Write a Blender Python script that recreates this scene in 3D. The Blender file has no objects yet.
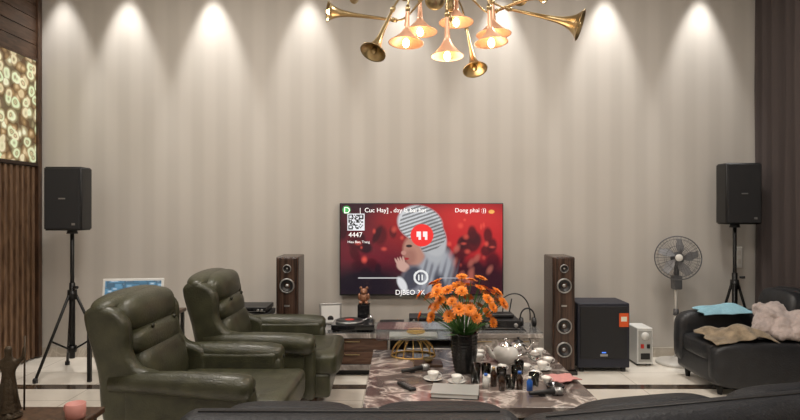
import bpy, bmesh, math, random
import numpy as np
from mathutils import Vector, Matrix, Euler
random.seed(7)
S = bpy.context.scene
COL = S.collection
PI = math.pi

# ---------------------------------------------------------------- materials
def nmat(name):
    m = bpy.data.materials.new(name); m.use_nodes = True
    nt = m.node_tree; b = nt.nodes['Principled BSDF']
    return m, nt, b
def mat(name, col, rough=.5, metal=0., emis=None, estr=0., trans=0., alpha=None, coat=0., sheen=0., bump=0., bscale=60., var=0.):
    m, nt, b = nmat(name)
    c = (*col, 1)
    b.inputs['Base Color'].default_value = c
    b.inputs['Roughness'].default_value = rough
    b.inputs['Metallic'].default_value = metal
    if coat: b.inputs['Coat Weight'].default_value = coat
    if sheen: b.inputs['Sheen Weight'].default_value = sheen
    if trans: b.inputs['Transmission Weight'].default_value = trans
    if emis:
        b.inputs['Emission Color'].default_value = (*emis, 1)
        b.inputs['Emission Strength'].default_value = estr
    if bump or var:
        tc = nt.nodes.new('ShaderNodeTexCoord')
        n = nt.nodes.new('ShaderNodeTexNoise'); n.inputs['Scale'].default_value = bscale; n.inputs['Detail'].default_value = 4
        nt.links.new(tc.outputs['Object'], n.inputs['Vector'])
        if bump:
            bp = nt.nodes.new('ShaderNodeBump'); bp.inputs['Strength'].default_value = bump; bp.inputs['Distance'].default_value = .01
            nt.links.new(n.outputs['Fac'], bp.inputs['Height']); nt.links.new(bp.outputs['Normal'], b.inputs['Normal'])
        if var:
            n2 = nt.nodes.new('ShaderNodeTexNoise'); n2.inputs['Scale'].default_value = bscale*.12; n2.inputs['Detail'].default_value = 3
            nt.links.new(tc.outputs['Object'], n2.inputs['Vector'])
            r = nt.nodes.new('ShaderNodeValToRGB')
            r.color_ramp.elements[0].position = .3; r.color_ramp.elements[1].position = .7
            r.color_ramp.elements[0].color = (*[x*(1-var) for x in col], 1)
            r.color_ramp.elements[1].color = (*[min(1, x*(1+var)) for x in col], 1)
            nt.links.new(n2.outputs['Fac'], r.inputs['Fac']); nt.links.new(r.outputs['Color'], b.inputs['Base Color'])
    return m
def math_node(nt, op, a, bval=None, cval=None):
    n = nt.nodes.new('ShaderNodeMath'); n.operation = op
    for i, v in enumerate((a, bval, cval)):
        if v is None: continue
        if isinstance(v, (int, float)): n.inputs[i].default_value = v
        else: nt.links.new(v, n.inputs[i])
    return n.outputs[0]
def mix(nt, fac, a, b):
    n = nt.nodes.new('ShaderNodeMix'); n.data_type = 'RGBA'
    for s, v in ((n.inputs[0], fac), (n.inputs[6], a), (n.inputs[7], b)):
        if isinstance(v, tuple): s.default_value = (*v, 1)
        elif isinstance(v, (int, float)): s.default_value = v
        else: nt.links.new(v, s)
    return n.outputs[2]
def ramp(nt, fac, els):
    r = nt.nodes.new('ShaderNodeValToRGB'); e = r.color_ramp.elements
    e[0].position, e[0].color = els[0][0], (*els[0][1], 1)
    e[1].position, e[1].color = els[-1][0], (*els[-1][1], 1)
    for p, c in els[1:-1]:
        x = e.new(p); x.color = (*c, 1)
    nt.links.new(fac, r.inputs['Fac']); return r.outputs['Color']
def noise(nt, vec, scale, detail=5, dist=0.):
    n = nt.nodes.new('ShaderNodeTexNoise'); n.inputs['Scale'].default_value = scale
    n.inputs['Detail'].default_value = detail; n.inputs['Distortion'].default_value = dist
    nt.links.new(vec, n.inputs['Vector']); return n.outputs['Fac']
def coords(nt, kind='Object', scale=(1, 1, 1)):
    tc = nt.nodes.new('ShaderNodeTexCoord'); mp = nt.nodes.new('ShaderNodeMapping'); mp.inputs['Scale'].default_value = scale
    nt.links.new(tc.outputs[kind], mp.inputs['Vector']); return mp.outputs['Vector']
def marble(name, base, base2, vein, scale=3., width=.02, rough=.12):
    m, nt, b = nmat(name); v = coords(nt)
    n1 = noise(nt, v, scale, 8, 1.2)
    n2 = noise(nt, v, scale*.6, 4, .5)
    ridge = math_node(nt, 'ABSOLUTE', math_node(nt, 'SUBTRACT', n1, .5))
    f = ramp(nt, ridge, [(0, (1, 1, 1)), (width, (.35,)*3), (width*3, (0, 0, 0))])
    basec = ramp(nt, n2, [(.3, base), (.7, base2)])
    nt.links.new(mix(nt, f, basec, vein), b.inputs['Base Color'])
    b.inputs['Roughness'].default_value = rough
    return m
def wood(name, c1, c2, scale=(3, 3, .4), rough=.35, f=14.):
    m, nt, b = nmat(name); v = coords(nt, scale=scale)
    n = noise(nt, v, f, 6, .6)
    nt.links.new(ramp(nt, n, [(.35, c1), (.65, c2)]), b.inputs['Base Color'])
    b.inputs['Roughness'].default_value = rough
    return m

M_black = mat('black_plastic', (.012, .012, .013), .45)
M_blackg = mat('black_gloss', (.01, .01, .012), .12, coat=.3)
M_grille = mat('grille', (.014, .014, .016), .7, bump=.6, bscale=300)
M_metalb = mat('black_metal', (.02, .02, .02), .35, .6)
M_chrome = mat('chrome', (.8, .8, .82), .12, 1.)
M_silver = mat('silver', (.42, .42, .42), .35, .8)
M_gold = mat('brass', (.46, .35, .19), .33, 1.)
M_goldp = mat('rose_brass', (.80, .46, .30), .35, .35)
M_white = mat('white_porcelain', (.8, .79, .76), .15, coat=.4)
M_whitep = mat('white_plastic', (.7, .7, .68), .4)
M_green = mat('olive_leather', (.040, .041, .022), .36, bump=.35, bscale=90, var=.35, coat=.08)
M_green_d = mat('olive_piping', (.018, .019, .010), .5)
M_bleather = mat('black_leather', (.016, .017, .020), .42, bump=.4, bscale=80, var=.3)
M_bleather2 = mat('sofa_back_leather', (.008, .009, .012), .48, bump=.4, bscale=80, var=.3)
M_bleather2.node_tree.nodes['Principled BSDF'].inputs['Specular IOR Level'].default_value = .32
M_orange = mat('orange_petals', (.85, .22, .015), .5, var=.35, bscale=80)
M_orange2 = mat('flower_centre', (.25, .06, .01), .7)
M_stem = mat('stem_green', (.05, .14, .03), .5)
M_glass = mat('clear_glass', (.9, .95, .95), .03, trans=1.)
M_bulb = mat('bulb_glow', (1, .8, .5), .3, emis=(1., .62, .28), estr=22)
M_wooddark = wood('dark_wood', (.035, .018, .01), (.09, .045, .025))
M_ebony = wood('ebony_veneer', (.018, .010, .008), (.085, .048, .034), (6, 6, .15), .25, 10)
M_consolew = wood('console_wood', (.06, .03, .02), (.13, .07, .045), (.4, 3, 6), .2, 8)
M_marbled = marble('brown_marble', (.080, .062, .058), (.17, .135, .122), (.56, .50, .46), 3.2, .022, .1)
M_marblef = marble('grey_marble', (.17, .15, .14), (.27, .24, .22), (.52, .48, .45), 4, .035, .12)
M_bronze = mat('dark_bronze', (.05, .035, .02), .45, .5, bump=.5, bscale=60)
M_red = mat('red_plastic', (.55, .04, .03), .4)
M_blue = mat('blue_cap', (.02, .12, .5), .35)
M_amber = mat('dark_bottle', (.03, .012, .005), .1, coat=.5)
M_pink = mat('pink_cloth', (.55, .25, .24), .85, bump=.4, bscale=80)
M_pinkc = mat('pink_ceramic', (.50, .22, .19), .45)
M_fur = mat('brown_fur', (.27, .21, .14), .95, bump=1., bscale=120, var=.45, sheen=.3)
M_bluecloth = mat('blue_cloth', (.25, .46, .56), .9, bump=.5, bscale=60, var=.15)
M_plush = mat('pale_throw', (.50, .42, .40), .95, bump=1., bscale=110, sheen=.3, var=.18)
M_label = mat('orange_label', (.7, .10, .02), .5)

# ---------------------------------------------------------------- mesh helpers
def root(name, loc=(0, 0, 0), rz=0.):
    e = bpy.data.objects.new(name, None); COL.objects.link(e)
    e.empty_display_size = .1
    e.location = loc; e.rotation_euler = (0, 0, rz); return e
def fin(bm, name, m, parent=None, smooth=True, wn=False, loc=None, rot=None):
    bmesh.ops.recalc_face_normals(bm, faces=bm.faces)
    me = bpy.data.meshes.new(name); bm.to_mesh(me); bm.free()
    for p in me.polygons: p.use_smooth = smooth
    ob = bpy.data.objects.new(name, me); COL.objects.link(ob)
    if isinstance(m, (list, tuple)):
        for x in m: me.materials.append(x)
    else: me.materials.append(m)
    if parent: ob.parent = parent
    if loc is not None: ob.location = loc
    if rot is not None: ob.rotation_euler = rot
    if wn:
        w = ob.modifiers.new('wn', 'WEIGHTED_NORMAL'); w.keep_sharp = False
    return ob
def box(name, parent, m, c, s, bev=0., rot=None, seg=3, taper=None):
    bm = bmesh.new(); bmesh.ops.create_cube(bm, size=1)
    for v in bm.verts:
        if taper and v.co.z > 0: v.co.x *= taper[0]; v.co.y *= taper[1]
        v.co = Vector((v.co.x*s[0], v.co.y*s[1], v.co.z*s[2]))
    if bev: bmesh.ops.bevel(bm, geom=bm.edges[:], offset=bev, segments=seg, profile=.5, affect='EDGES')
    return fin(bm, name, m, parent, bool(bev), bool(bev), c, rot)
def add_box(bm, c, s, mi=0, R=None):
    r = bmesh.ops.create_cube(bm, size=1)
    for v in r['verts']:
        p = Vector((v.co.x*s[0], v.co.y*s[1], v.co.z*s[2]))
        if R: p = R @ p
        v.co = p + Vector(c)
    for v in r['verts']:
        for f in v.link_faces: f.material_index = mi
def frame(d):
    d = Vector(d).normalized()
    a = Vector((0, 0, 1)) if abs(d.z) < .95 else Vector((1, 0, 0))
    x = a.cross(d).normalized(); y = d.cross(x); return x, y, d
def add_lathe(bm, prof, origin, d=(0, 0, 1), seg=24, mi=0, rib=None):
    x, y, z = frame(d) if tuple(d) != (0, 0, 1) else (Vector((1, 0, 0)), Vector((0, 1, 0)), Vector((0, 0, 1)))
    o = Vector(origin); rings = []
    for r, h in prof:
        if r <= 1e-6: rings.append([bm.verts.new(o+z*h)])
        else:
            ring = []
            for i in range(seg):
                a = 2*PI*i/seg; rr = r*(1+(rib[1]*math.cos(rib[0]*a) if rib else 0))
                ring.append(bm.verts.new(o+z*h+x*(rr*math.cos(a))+y*(rr*math.sin(a))))
            rings.append(ring)
    for A, B in zip(rings, rings[1:]):
        for i in range(seg):
            j = (i+1) % seg
            if len(A) == 1 and len(B) == 1: continue
            if len(A) == 1: f = bm.faces.new((A[0], B[i], B[j]))
            elif len(B) == 1: f = bm.faces.new((A[i], A[j], B[0]))
            else: f = bm.faces.new((A[i], A[j], B[j], B[i]))
            f.material_index = mi; f.smooth = True
def lathe(name, parent, m, prof, o=(0, 0, 0), d=(0, 0, 1), seg=28, rib=None):
    bm = bmesh.new(); add_lathe(bm, prof, (0, 0, 0), d, seg, 0, rib)
    return fin(bm, name, m, parent, True, False, o)
def cprof(r0, r1, h): return [(0, 0), (r0, 0), (r1, h), (0, h)]
def cyl(name, parent, m, p0, p1, r0, r1=None, seg=20):
    r1 = r0 if r1 is None else r1
    d = Vector(p1)-Vector(p0); L = d.length
    bm = bmesh.new(); b = min(r0, r1, L)*.12
    add_lathe(bm, [(0, 0), (r0-b, 0), (r0, b), (r1, L-b), (r1-b, L), (0, L)], (0, 0, 0), tuple(d), seg)
    ob = fin(bm, name, m, parent, True, False, p0)
    return ob
def add_tube(bm, pts, r, seg=10, mi=0):
    pts = [Vector(p) for p in pts]; n = len(pts); prev = None
    T0 = (pts[1]-pts[0]).normalized(); x, y, _ = frame(T0)
    rad = r if isinstance(r, (list, tuple)) else [r]*n
    for k in range(n):
        T = (pts[min(k+1, n-1)]-pts[max(k-1, 0)]).normalized()
        x = (x - T*x.dot(T)).normalized(); y = T.cross(x)
        ring = [bm.verts.new(pts[k]+(x*math.cos(2*PI*i/seg)+y*math.sin(2*PI*i/seg))*rad[k]) for i in range(seg)]
        if prev:
            for i in range(seg):
                f = bm.faces.new((prev[i], prev[(i+1) % seg], ring[(i+1) % seg], ring[i])); f.material_index = mi; f.smooth = True
        else: bm.faces.new(ring[::-1]).material_index = mi
        prev = ring
    bm.faces.new(prev).material_index = mi
def tube(name, parent, m, pts, r, seg=10):
    bm = bmesh.new(); add_tube(bm, pts, r, seg); return fin(bm, name, m, parent)
def bez(p0, p1, p2, p3, n=14):
    P = [Vector(p) for p in (p0, p1, p2, p3)]; o = []
    for i in range(n+1):
        t = i/n; u = 1-t
        o.append(P[0]*u**3+P[1]*3*u*u*t+P[2]*3*u*t*t+P[3]*t**3)
    return o
def add_sell(bm, c, s, e=.5, nu=14, nv=28, R=None, mi=0):
    def p(w, k): return math.copysign(abs(w)**k, w)
    rings = []
    for i in range(nu+1):
        u = -PI/2+PI*i/nu
        if i in (0, nu):
            q = Vector((0, 0, p(math.sin(u), e)*s[2]/2)); q = R @ q if R else q
            rings.append([bm.verts.new(q+Vector(c))]); continue
        ring = []
        for j in range(nv):
            a = 2*PI*j/nv
            q = Vector((p(math.cos(u), e)*p(math.cos(a), e)*s[0]/2, p(math.cos(u), e)*p(math.sin(a), e)*s[1]/2, p(math.sin(u), e)*s[2]/2))
            q = R @ q if R else q
            ring.append(bm.verts.new(q+Vector(c)))
        rings.append(ring)
    for A, B in zip(rings, rings[1:]):
        for i in range(nv):
            j = (i+1) % nv
            if len(A) == 1: f = bm.faces.new((A[0], B[j], B[i]))
            elif len(B) == 1: f = bm.faces.new((A[i], A[j], B[0]))
            else: f = bm.faces.new((A[i], A[j], B[j], B[i]))
            f.material_index = mi; f.smooth = True
def cushion(name, parent, m, c, s, e=.45, rot=None):
    bm = bmesh.new(); add_sell(bm, (0, 0, 0), s, e, 20, 40)
    return fin(bm, name, m, parent, True, False, c, rot)
def extrude_poly(name, parent, m, pts, y0, y1, bev=.02, loc=None):
    """pts in XZ, extruded along Y"""
    bm = bmesh.new()
    vs = [bm.verts.new((x, y0, z)) for x, z in pts]
    f = bm.faces.new(vs)
    r = bmesh.ops.extrude_face_region(bm, geom=[f])
    for g in r['geom']:
        if isinstance(g, bmesh.types.BMVert): g.co.y = y1
    bmesh.ops.recalc_face_normals(bm, faces=bm.faces)
    if bev:
        ed = [e for e in bm.edges if e.calc_face_angle(0) > .9]
        bmesh.ops.bevel(bm, geom=ed, offset=bev, segments=4, profile=.5, affect='EDGES')
    return fin(bm, name, m, parent, True, True, loc)
def text(name, parent, body, size, loc, rot, m):
    cu = bpy.data.curves.new(name, 'FONT'); cu.body = body; cu.size = size
    t = bpy.data.objects.new(name+'_tmp', cu); COL.objects.link(t)
    bpy.context.view_layer.update()
    me = bpy.data.meshes.new_from_object(t.evaluated_get(bpy.context.evaluated_depsgraph_get()))
    bpy.data.objects.remove(t)
    o = bpy.data.objects.new(name, me); COL.objects.link(o); me.materials.clear(); me.materials.append(m)
    o.parent = parent; o.location = loc; o.rotation_euler = rot
def smooth_poly(pts, n=6):
    out = []; N = len(pts)
    for i in range(N):
        p0, p1, p2, p3 = [Vector(pts[(i+k-1) % N]) for k in range(4)]
        for j in range(n):
            t = j/n
            q = .5*((2*p1)+(-p0+p2)*t+(2*p0-5*p1+4*p2-p3)*t*t+(-p0+3*p1-3*p2+p3)*t**3)
            out.append((q.x, q.y))
    return out

# ---------------------------------------------------------------- room
XL, XR, YB, YF, ZC = -3.84, 3.86, 6.1, -1.6, 4.25
# wallpaper
m, nt, b = nmat('striped_wallpaper'); v = coords(nt)
sep = nt.nodes.new('ShaderNodeSeparateXYZ'); nt.links.new(v, sep.inputs[0])
s = math_node(nt, 'SINE', math_node(nt, 'MULTIPLY', sep.outputs[0], 2*PI/.26))
s = math_node(nt, 'MULTIPLY_ADD', s, .9, .5)
s.node.use_clamp = True
fine = noise(nt, coords(nt, scale=(60, 60, 4)), 6, 3)
c1 = mix(nt, s, (.500, .468, .430), (.540, .506, .466))
c2 = mix(nt, math_node(nt, 'MULTIPLY', fine, .15), c1, (.42, .40, .37))
nt.links.new(c2, b.inputs['Base Color']); b.inputs['Roughness'].default_value = .6
M_wallp = m
M_plain = mat('painted_plaster', (.50, .46, .41), .8, bump=.1, bscale=200)
M_ceil = mat('white_ceiling', (.66, .64, .60), .9)
# floor
m, nt, b = nmat('marble_tile_floor'); v = coords(nt)
n1 = noise(nt, v, 1.6, 8, 1.5)
basec = ramp(nt, n1, [(.3, (.74, .69, .61)), (.5, (.83, .78, .70)), (.7, (.77, .72, .64))])
sep = nt.nodes.new('ShaderNodeSeparateXYZ'); nt.links.new(v, sep.inputs[0])
def gline(o, off, p=.8, w=.004):
    q = math_node(nt, 'PINGPONG', math_node(nt, 'ADD', o, off), p/2)
    return math_node(nt, 'LESS_THAN', q, w)
g = math_node(nt, 'MAXIMUM', gline(sep.outputs[0], .3), gline(sep.outputs[1], .1))
c = mix(nt, math_node(nt, 'MULTIPLY', g, .5), basec, (.2, .16, .12))
band = math_node(nt, 'MULTIPLY', math_node(nt, 'GREATER_THAN', sep.outputs[1], 5.0), math_node(nt, 'LESS_THAN', sep.outputs[1], 5.13))
vein = ramp(nt, noise(nt, v, 9, 6, 1), [(.45, (.03, .02, .015)), (.7, (.12, .08, .05))])
c = mix(nt, band, c, vein)
nt.links.new(c, b.inputs['Base Color']); b.inputs['Roughness'].default_value = .14
M_floor = m

def slab(name, c, s, m):
    return box(name, None, m, c, s)
FL = slab('floor', (0, 0, -.05), (XR-XL+.4, 2*YB+.4, .1), M_floor)
slab('ceiling', ((XL+XR)/2, (YB+YF)/2, ZC+.05), (XR-XL+.4, YB-YF+.4, .1), M_ceil)
slab('wall_back', ((XL+XR)/2, YB+.1, ZC/2), (XR-XL+.4, .2, ZC), M_wallp)
slab('wall_front', ((XL+XR)/2, YF-.1, ZC/2), (XR-XL+.4, .2, ZC), M_plain)
slab('wall_right', (XR+.1, (YB+YF)/2, ZC/2), (.2, YB-YF, ZC), M_plain)
slab('wall_left', (XL-.1, (YB+YF)/2, ZC/2), (.2, YB-YF, ZC), M_plain)
M_base = marble('skirting_marble', (.42, .37, .31), (.50, .45, .38), (.6, .55, .48), 5, .02, .2)
slab('baseboard_back', ((XL+XR)/2, YB-.008, .05), (XR-XL-.02, .016, .10), M_base)

# left feature wall : ribbed timber below, agate lightbox, plank panel above
M_slat = wood('slat_wood', (.10, .055, .032), (.22, .13, .075), (3, 3, .5), .4, 12)
M_slatd = mat('slat_gap', (.035, .02, .013), .8)
pw = root('wood_wall_panel', (XL, 0, 0))
bm = bmesh.new()
y = 2.6; k = 0
while y < YB-.05:
    dpt = .05 if k % 2 == 0 else .03
    add_box(bm, (dpt/2+.008, y, .02+.99), (dpt, .03, 1.97), 0)
    y += .042; k += 1
fin(bm, 'ribs', M_slat, pw, False)
box('rib_backing', pw, M_slatd, (.005, 4.33, 1.01), (.008, 3.5, 1.98))
bm = bmesh.new()
for i in range(8):
    add_box(bm, (.025, 4.33, 3.13+i*.138+.065), (.046, 3.5, .13), 0)
fin(bm, 'upper_planks', wood('plank_wood', (.05, .027, .017), (.11, .062, .038), (3, .5, 3), .4, 12), pw, False)
box('upper_backing', pw, M_slatd, (.003, 4.33, 3.66), (.006, 3.5, 1.14))
box('corner_post', pw, M_wooddark, (.04, 6.05, 2.10), (.07, .06, 4.16), .005)
box('ledge', pw, M_slatd, (.04, 4.3, 2.02), (.07, 3.42, .03))
# agate panel
m, nt, b = nmat('backlit_agate')
tc = nt.nodes.new('ShaderNodeTexCoord')
n = nt.nodes.new('ShaderNodeTexNoise'); n.inputs['Scale'].default_value = 7; nt.links.new(tc.outputs['Object'], n.inputs['Vector'])
va = nt.nodes.new('ShaderNodeVectorMath'); va.operation = 'MULTIPLY_ADD'
nt.links.new(n.outputs['Color'], va.inputs[0]); va.inputs[1].default_value = (.07, .07, .07); nt.links.new(tc.outputs['Object'], va.inputs[2])
vo = nt.nodes.new('ShaderNodeTexVoronoi'); vo.inputs['Scale'].default_value = 9.5; nt.links.new(va.outputs[0], vo.inputs['Vector'])
ag = ramp(nt, vo.outputs['Distance'], [(0, (.26, .18, .10)), (.13, (.56, .48, .34)), (.2, (.28, .21, .13)), (.3, (.58, .60, .45)), (.44, (.68, .68, .56)), (.54, (.34, .28, .17)), (.72, (.12, .085, .05))])
sepc = nt.nodes.new('ShaderNodeSeparateColor'); nt.links.new(vo.outputs['Color'], sepc.inputs[0])
tint = ramp(nt, sepc.outputs[0], [(.15, (.72, .56, .40)), (.4, (.95, .90, .80)), (.7, (.78, .90, .75)), (1, (1., 1., .94))])
mm = nt.nodes.new('ShaderNodeMix'); mm.data_type = 'RGBA'; mm.blend_type = 'MULTIPLY'; mm.inputs[0].default_value = 1
nt.links.new(ag, mm.inputs[6]); nt.links.new(tint, mm.inputs[7]); ag = mm.outputs[2]
nt.links.new(ag, b.inputs['Base Color']); nt.links.new(ag, b.inputs['Emission Color']); b.inputs['Emission Strength'].default_value = .68
b.inputs['Roughness'].default_value = .2
ap = root('agate_light_panel', (XL, 0, 0))
box('agate_slab', ap, m, (.03, 4.3, 2.57), (.05, 3.42, 1.06), .004)
box('frame_top', ap, M_wooddark, (.035, 4.3, 3.11), (.065, 3.42, .025))

# curtain (right wall)
bm = bmesh.new(); N = 480; prev = None; y0, y1 = 3.4, 6.05
for i in range(N+1):
    t = i/N; yy = y0+(y1-y0)*t
    ph = 2*PI*yy/.17
    sw_ = math.sin(ph); sw_ = math.copysign(abs(sw_)**.7, sw_)
    xx = 3.755+.062*sw_+.012*math.sin(ph*.37+1)
    col = [bm.verts.new((xx+.008*math.sin(ph*.5+z*2), yy+.03*math.sin(ph*2)*.5, z)) for z in (.015, 1.4, 2.8, 4.15)]
    if prev:
        for k in range(3): bm.faces.new((prev[k], col[k], col[k+1], prev[k+1]))
    prev = col
M_curt = mat('curtain_fabric', (.068, .053, .050), .9, bump=.2, bscale=200)
cu = root('curtain')
fin(bm, 'drape', M_curt, cu)
tube('curtain_rail', cu, M_metalb, [(3.75, 3.3, 4.17), (3.75, 6.06, 4.17)], .018)

# downlights along the wall
M_dl = mat('downlight_lens', (1, 1, 1), .4, emis=(1, .9, .75), estr=6)
def light(name, typ, loc, energy, col=(1, .86, .70), rot=(0, 0, 0), **kw):
    l = bpy.data.lights.new(name, typ); l.energy = energy; l.color = col
    for k_, v_ in kw.items(): setattr(l, k_, v_)
    o = bpy.data.objects.new(name, l); COL.objects.link(o); o.location = loc; o.rotation_euler = rot
    return o
for i, (x, e) in enumerate([(-3.55, .7), (-2.87, 1.), (-1.97, 1.15), (-.97, .75), (.03, .75), (1.05, .95), (2.16, 1.1), (3.16, 1.05)]):
    d = root('downlight', (x, YB-.24, ZC))
    lathe('trim_ring', d, M_whitep, [(.035, -.001), (.05, -.001), (.05, -.012), (.038, -.012), (.035, -.001)])
    lathe('lens', d, M_dl, [(0, -.003), (.034, -.003)])
    light('wall_spot', 'SPOT', (x, YB-.24, ZC-.03), 150*e, (1, .97, .92), (math.radians(6.5), 0, 0), spot_size=math.radians(43), spot_blend=.75, shadow_soft_size=.03)
# unseen fill lights added under the ceiling to brighten the room, no fixtures
for i, (x, y_, e) in enumerate([(-1.7, 3.9, 64), (1.8, 3.9, 64), (0, 1.2, 68), (-2.4, 1.0, 32), (2.4, 1.0, 32)]):
    light('ceiling_fill', 'AREA', (x, y_, ZC-.03), e, (1, .93, .85), (0, 0, 0), shape='DISK', size=.7)
w = bpy.data.worlds.new('World'); S.world = w; w.use_nodes = True
w.node_tree.nodes['Background'].inputs[0].default_value = (.6, .55, .5, 1); w.node_tree.nodes['Background'].inputs[1].default_value = .15

# ---------------------------------------------------------------- TV
def build_tv():
    tv = root('television', (.224, 6.05, 1.14))
    W, H = 1.71, .965
    box('housing', tv, M_black, (0, 0, 0), (W, .05, H), .008)
    box('wall_bracket', tv, M_metalb, (0, .036, 0), (.5, .026, .35))
    nx, ny = 330, 186
    sw, sh = W-.022, H-.026
    U, V = np.meshgrid((np.arange(nx)+.5)/nx*163, (np.arange(ny)+.5)/ny*92)   # V runs down
    img = np.zeros((ny, nx, 3)); img[:] = (.03, .010, .018)
    def ell(cx, cy, rx, ry, col, soft=.15, ang=0., a=1.):
        c_, s_ = math.cos(ang), math.sin(ang)
        dx, dy = U-cx, V-cy
        q = np.sqrt(((dx*c_+dy*s_)/rx)**2+((-dx*s_+dy*c_)/ry)**2)
        k = np.clip((1+soft-q)/(2*soft+1e-6), 0, 1)[..., None]*a
        img[:] = img*(1-k)+np.array(col)*k
    def rect(x0, y0, x1, y1, col, a=1.):
        k = ((U >= x0)&(U < x1)&(V >= y0)&(V < y1))[..., None]*a
        img[:] = img*(1-k)+np.array(col)*k
    R = random.Random(3)
    ell(30, 45, 45, 26, (.13, .010, .02), .6)
    ell(135, 30, 50, 34, (.45, .015, .02), .5)
    ell(120, 14, 60, 12, (.55, .03, .03), .6, 0, .7)
    ell(70, 22, 30, 22, (.30, .012, .015), .6, 0, .8)
    for i in range(44):
        x = R.uniform(62, 163) if i % 3 else R.uniform(0, 60); yy = R.uniform(24, 74)
        ell(x, yy, R.uniform(3, 7), R.uniform(5, 10), (R.uniform(.01, .08), .004, .01), .25, R.uniform(-.5, .5), .9)
    for i in range(26):
        ell(R.uniform(5, 160), R.uniform(14, 66), R.uniform(1, 3), R.uniform(1, 3), (.8, .10, .07), .6, 0, .5)
    ell(140, 78, 34, 20, (.03, .006, .012), .4); ell(25, 82, 40, 18, (.010, .006, .012), .4)
    for i in range(12):
        ell(R.uniform(105, 160), R.uniform(45, 85), 2.5, 4.5, (.42, .12, .09), .5, .5, .6)
    # woman : body, face, knit hat, raised hand
    ell(86, 82, 25, 26, (.20, .20, .23), .12, .2)
    ell(96, 66, 17, 22, (.30, .31, .34), .2, .3)
    for j in range(6): ell(84+j*6, 70+j*2, 1.5, 18, (.09, .09, .11), .5, .25, .7)
    ell(74, 48, 11, 15, (.40, .20, .15), .15, -.15); ell(70, 54, 6, 8, (.25, .10, .08), .4, 0, .6)
    ell(63.5, 50, 2.5, 2.2, (.45, .22, .18), .2)
    ell(66, 56, 3, 1.2, (.30, .02, .03), .2)
    ell(69, 43, 3.2, 1.5, (.03, .02, .02), .2)
    ell(90, 36, 12, 27, (.34, .35, .37), .12, -.35)
    hat = np.array([.52, .53, .55])
    ell(80, 20, 23, 18, hat, .06, .3); ell(93, 34, 13, 20, hat*.75, .08, -.3)
    m_ = (((U-84)/25)**2+((V-24)/25)**2) < 1
    st = (np.sin((V+.35*(U-84))*1.7) > 0)&m_&(img.sum(2) > .9)
    img[st] *= .35
    ell(63, 64, 7, 5, (.5, .3, .25), .15, .5)
    for j in range(4): ell(57+j*2.2, 60-j*.6, 1.1, 5, (.5, .3, .25), .2, -.5+j*.1)
    ell(72, 76, 9, 13, (.05, .05, .07), .2, .4); ell(100, 84, 6, 14, (.05, .05, .07), .3, -.2)
    ell(62, 82, 4, 8, (.6, .6, .62), .2, -.5)
    # play badge
    ell(82, 32, 11.5, 11.5, (.80, .03, .03), .03)
    for bx in (79, 85.5):
        rect(bx-2.3, 28, bx+2.0, 33.5, (.95, .8, .78)); rect(bx-.4, 33, bx+2.0, 36.5, (.95, .8, .78))
    # qr
    rect(7, 10, 24, 27, (.75, .75, .78))
    for a in range(13):
        for b_ in range(13):
            if R.random() < .5: rect(8+a*1.15, 11+b_*1.15, 9.15+a*1.15, 12.15+b_*1.15, (.02, .02, .02))
    for qx, qy in ((8, 11), (18.6, 11), (8, 21.6)):
        rect(qx, qy, qx+4.4, qy+4.4, (.02, .02, .02)); rect(qx+1.1, qy+1.1, qx+3.3, qy+3.3, (.75, .75, .78))
    ell(6, 6, 4, 4, (.08, .45, .12), .1)
    rect(18, 75, 60, 76.2, (.6, .6, .6)); rect(100, 75, 130, 76.2, (.35, .35, .38))
    k = np.abs(np.hypot(U-81, V-75)-6.5) < 1.1; img[k] = (.7, .7, .7)
    for bx in (79, 82.5): rect(bx-1, 72, bx+.6, 78, (.75, .75, .75))
    ell(152, 8, 3, 2, (.8, .4, .1), .1)
    bm = bmesh.new()
    vs = [[bm.verts.new((-sw/2+sw*i/nx, -.0262, sh/2-sh*j/ny+.004)) for i in range(nx+1)] for j in range(ny+1)]
    lay = bm.loops.layers.float_color.new('Col')
    for j in range(ny):
        for i in range(nx):
            f = bm.faces.new((vs[j][i], vs[j+1][i], vs[j+1][i+1], vs[j][i+1]))
            c_ = (*img[j, i], 1)
            for l in f.loops: l[lay] = c_
    m, nt, b = nmat('tv_picture')
    at = nt.nodes.new('ShaderNodeVertexColor'); at.layer_name = 'Col'
    b.inputs['Base Color'].default_value = (.01, .01, .01, 1); b.inputs['Roughness'].default_value = .15
    nt.links.new(at.outputs['Color'], b.inputs['Emission Color']); b.inputs['Emission Strength'].default_value = 1.15
    me = bpy.data.meshes.new('screen'); bm.to_mesh(me); bm.free(); me.materials.append(m)
    o = bpy.data.objects.new('screen', me); COL.objects.link(o); o.parent = tv
    M_txt = mat('screen_text', (.8, .8, .8), .5, emis=(1, 1, 1), estr=.7)
    rx = (PI/2, 0, 0); px = sw/163
    def T(n, s_, sz, x, yy): text(n, tv, s_, sz*px, (-sw/2+x*px, -.0275, sh/2-yy*px), rx, M_txt)
    T('caption', '|  Cuc Hay] , day la bai hat', 6.3, 19, 8); T('caption_right', 'Dong phai :))', 6, 115, 8)
    T('number', '4447', 7, 8, 33); T('small_caption', 'Hieu Bao, Trang', 3.4, 7, 39)
    T('subtitle', 'DJBEO 3K', 7, 55, 91)
    T('mark', 'D', 9, 3, 9)
    box('logo_bar', tv, M_silver, (0, -.0265, -H/2+.005), (.06, .002, .005))
build_tv()

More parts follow.
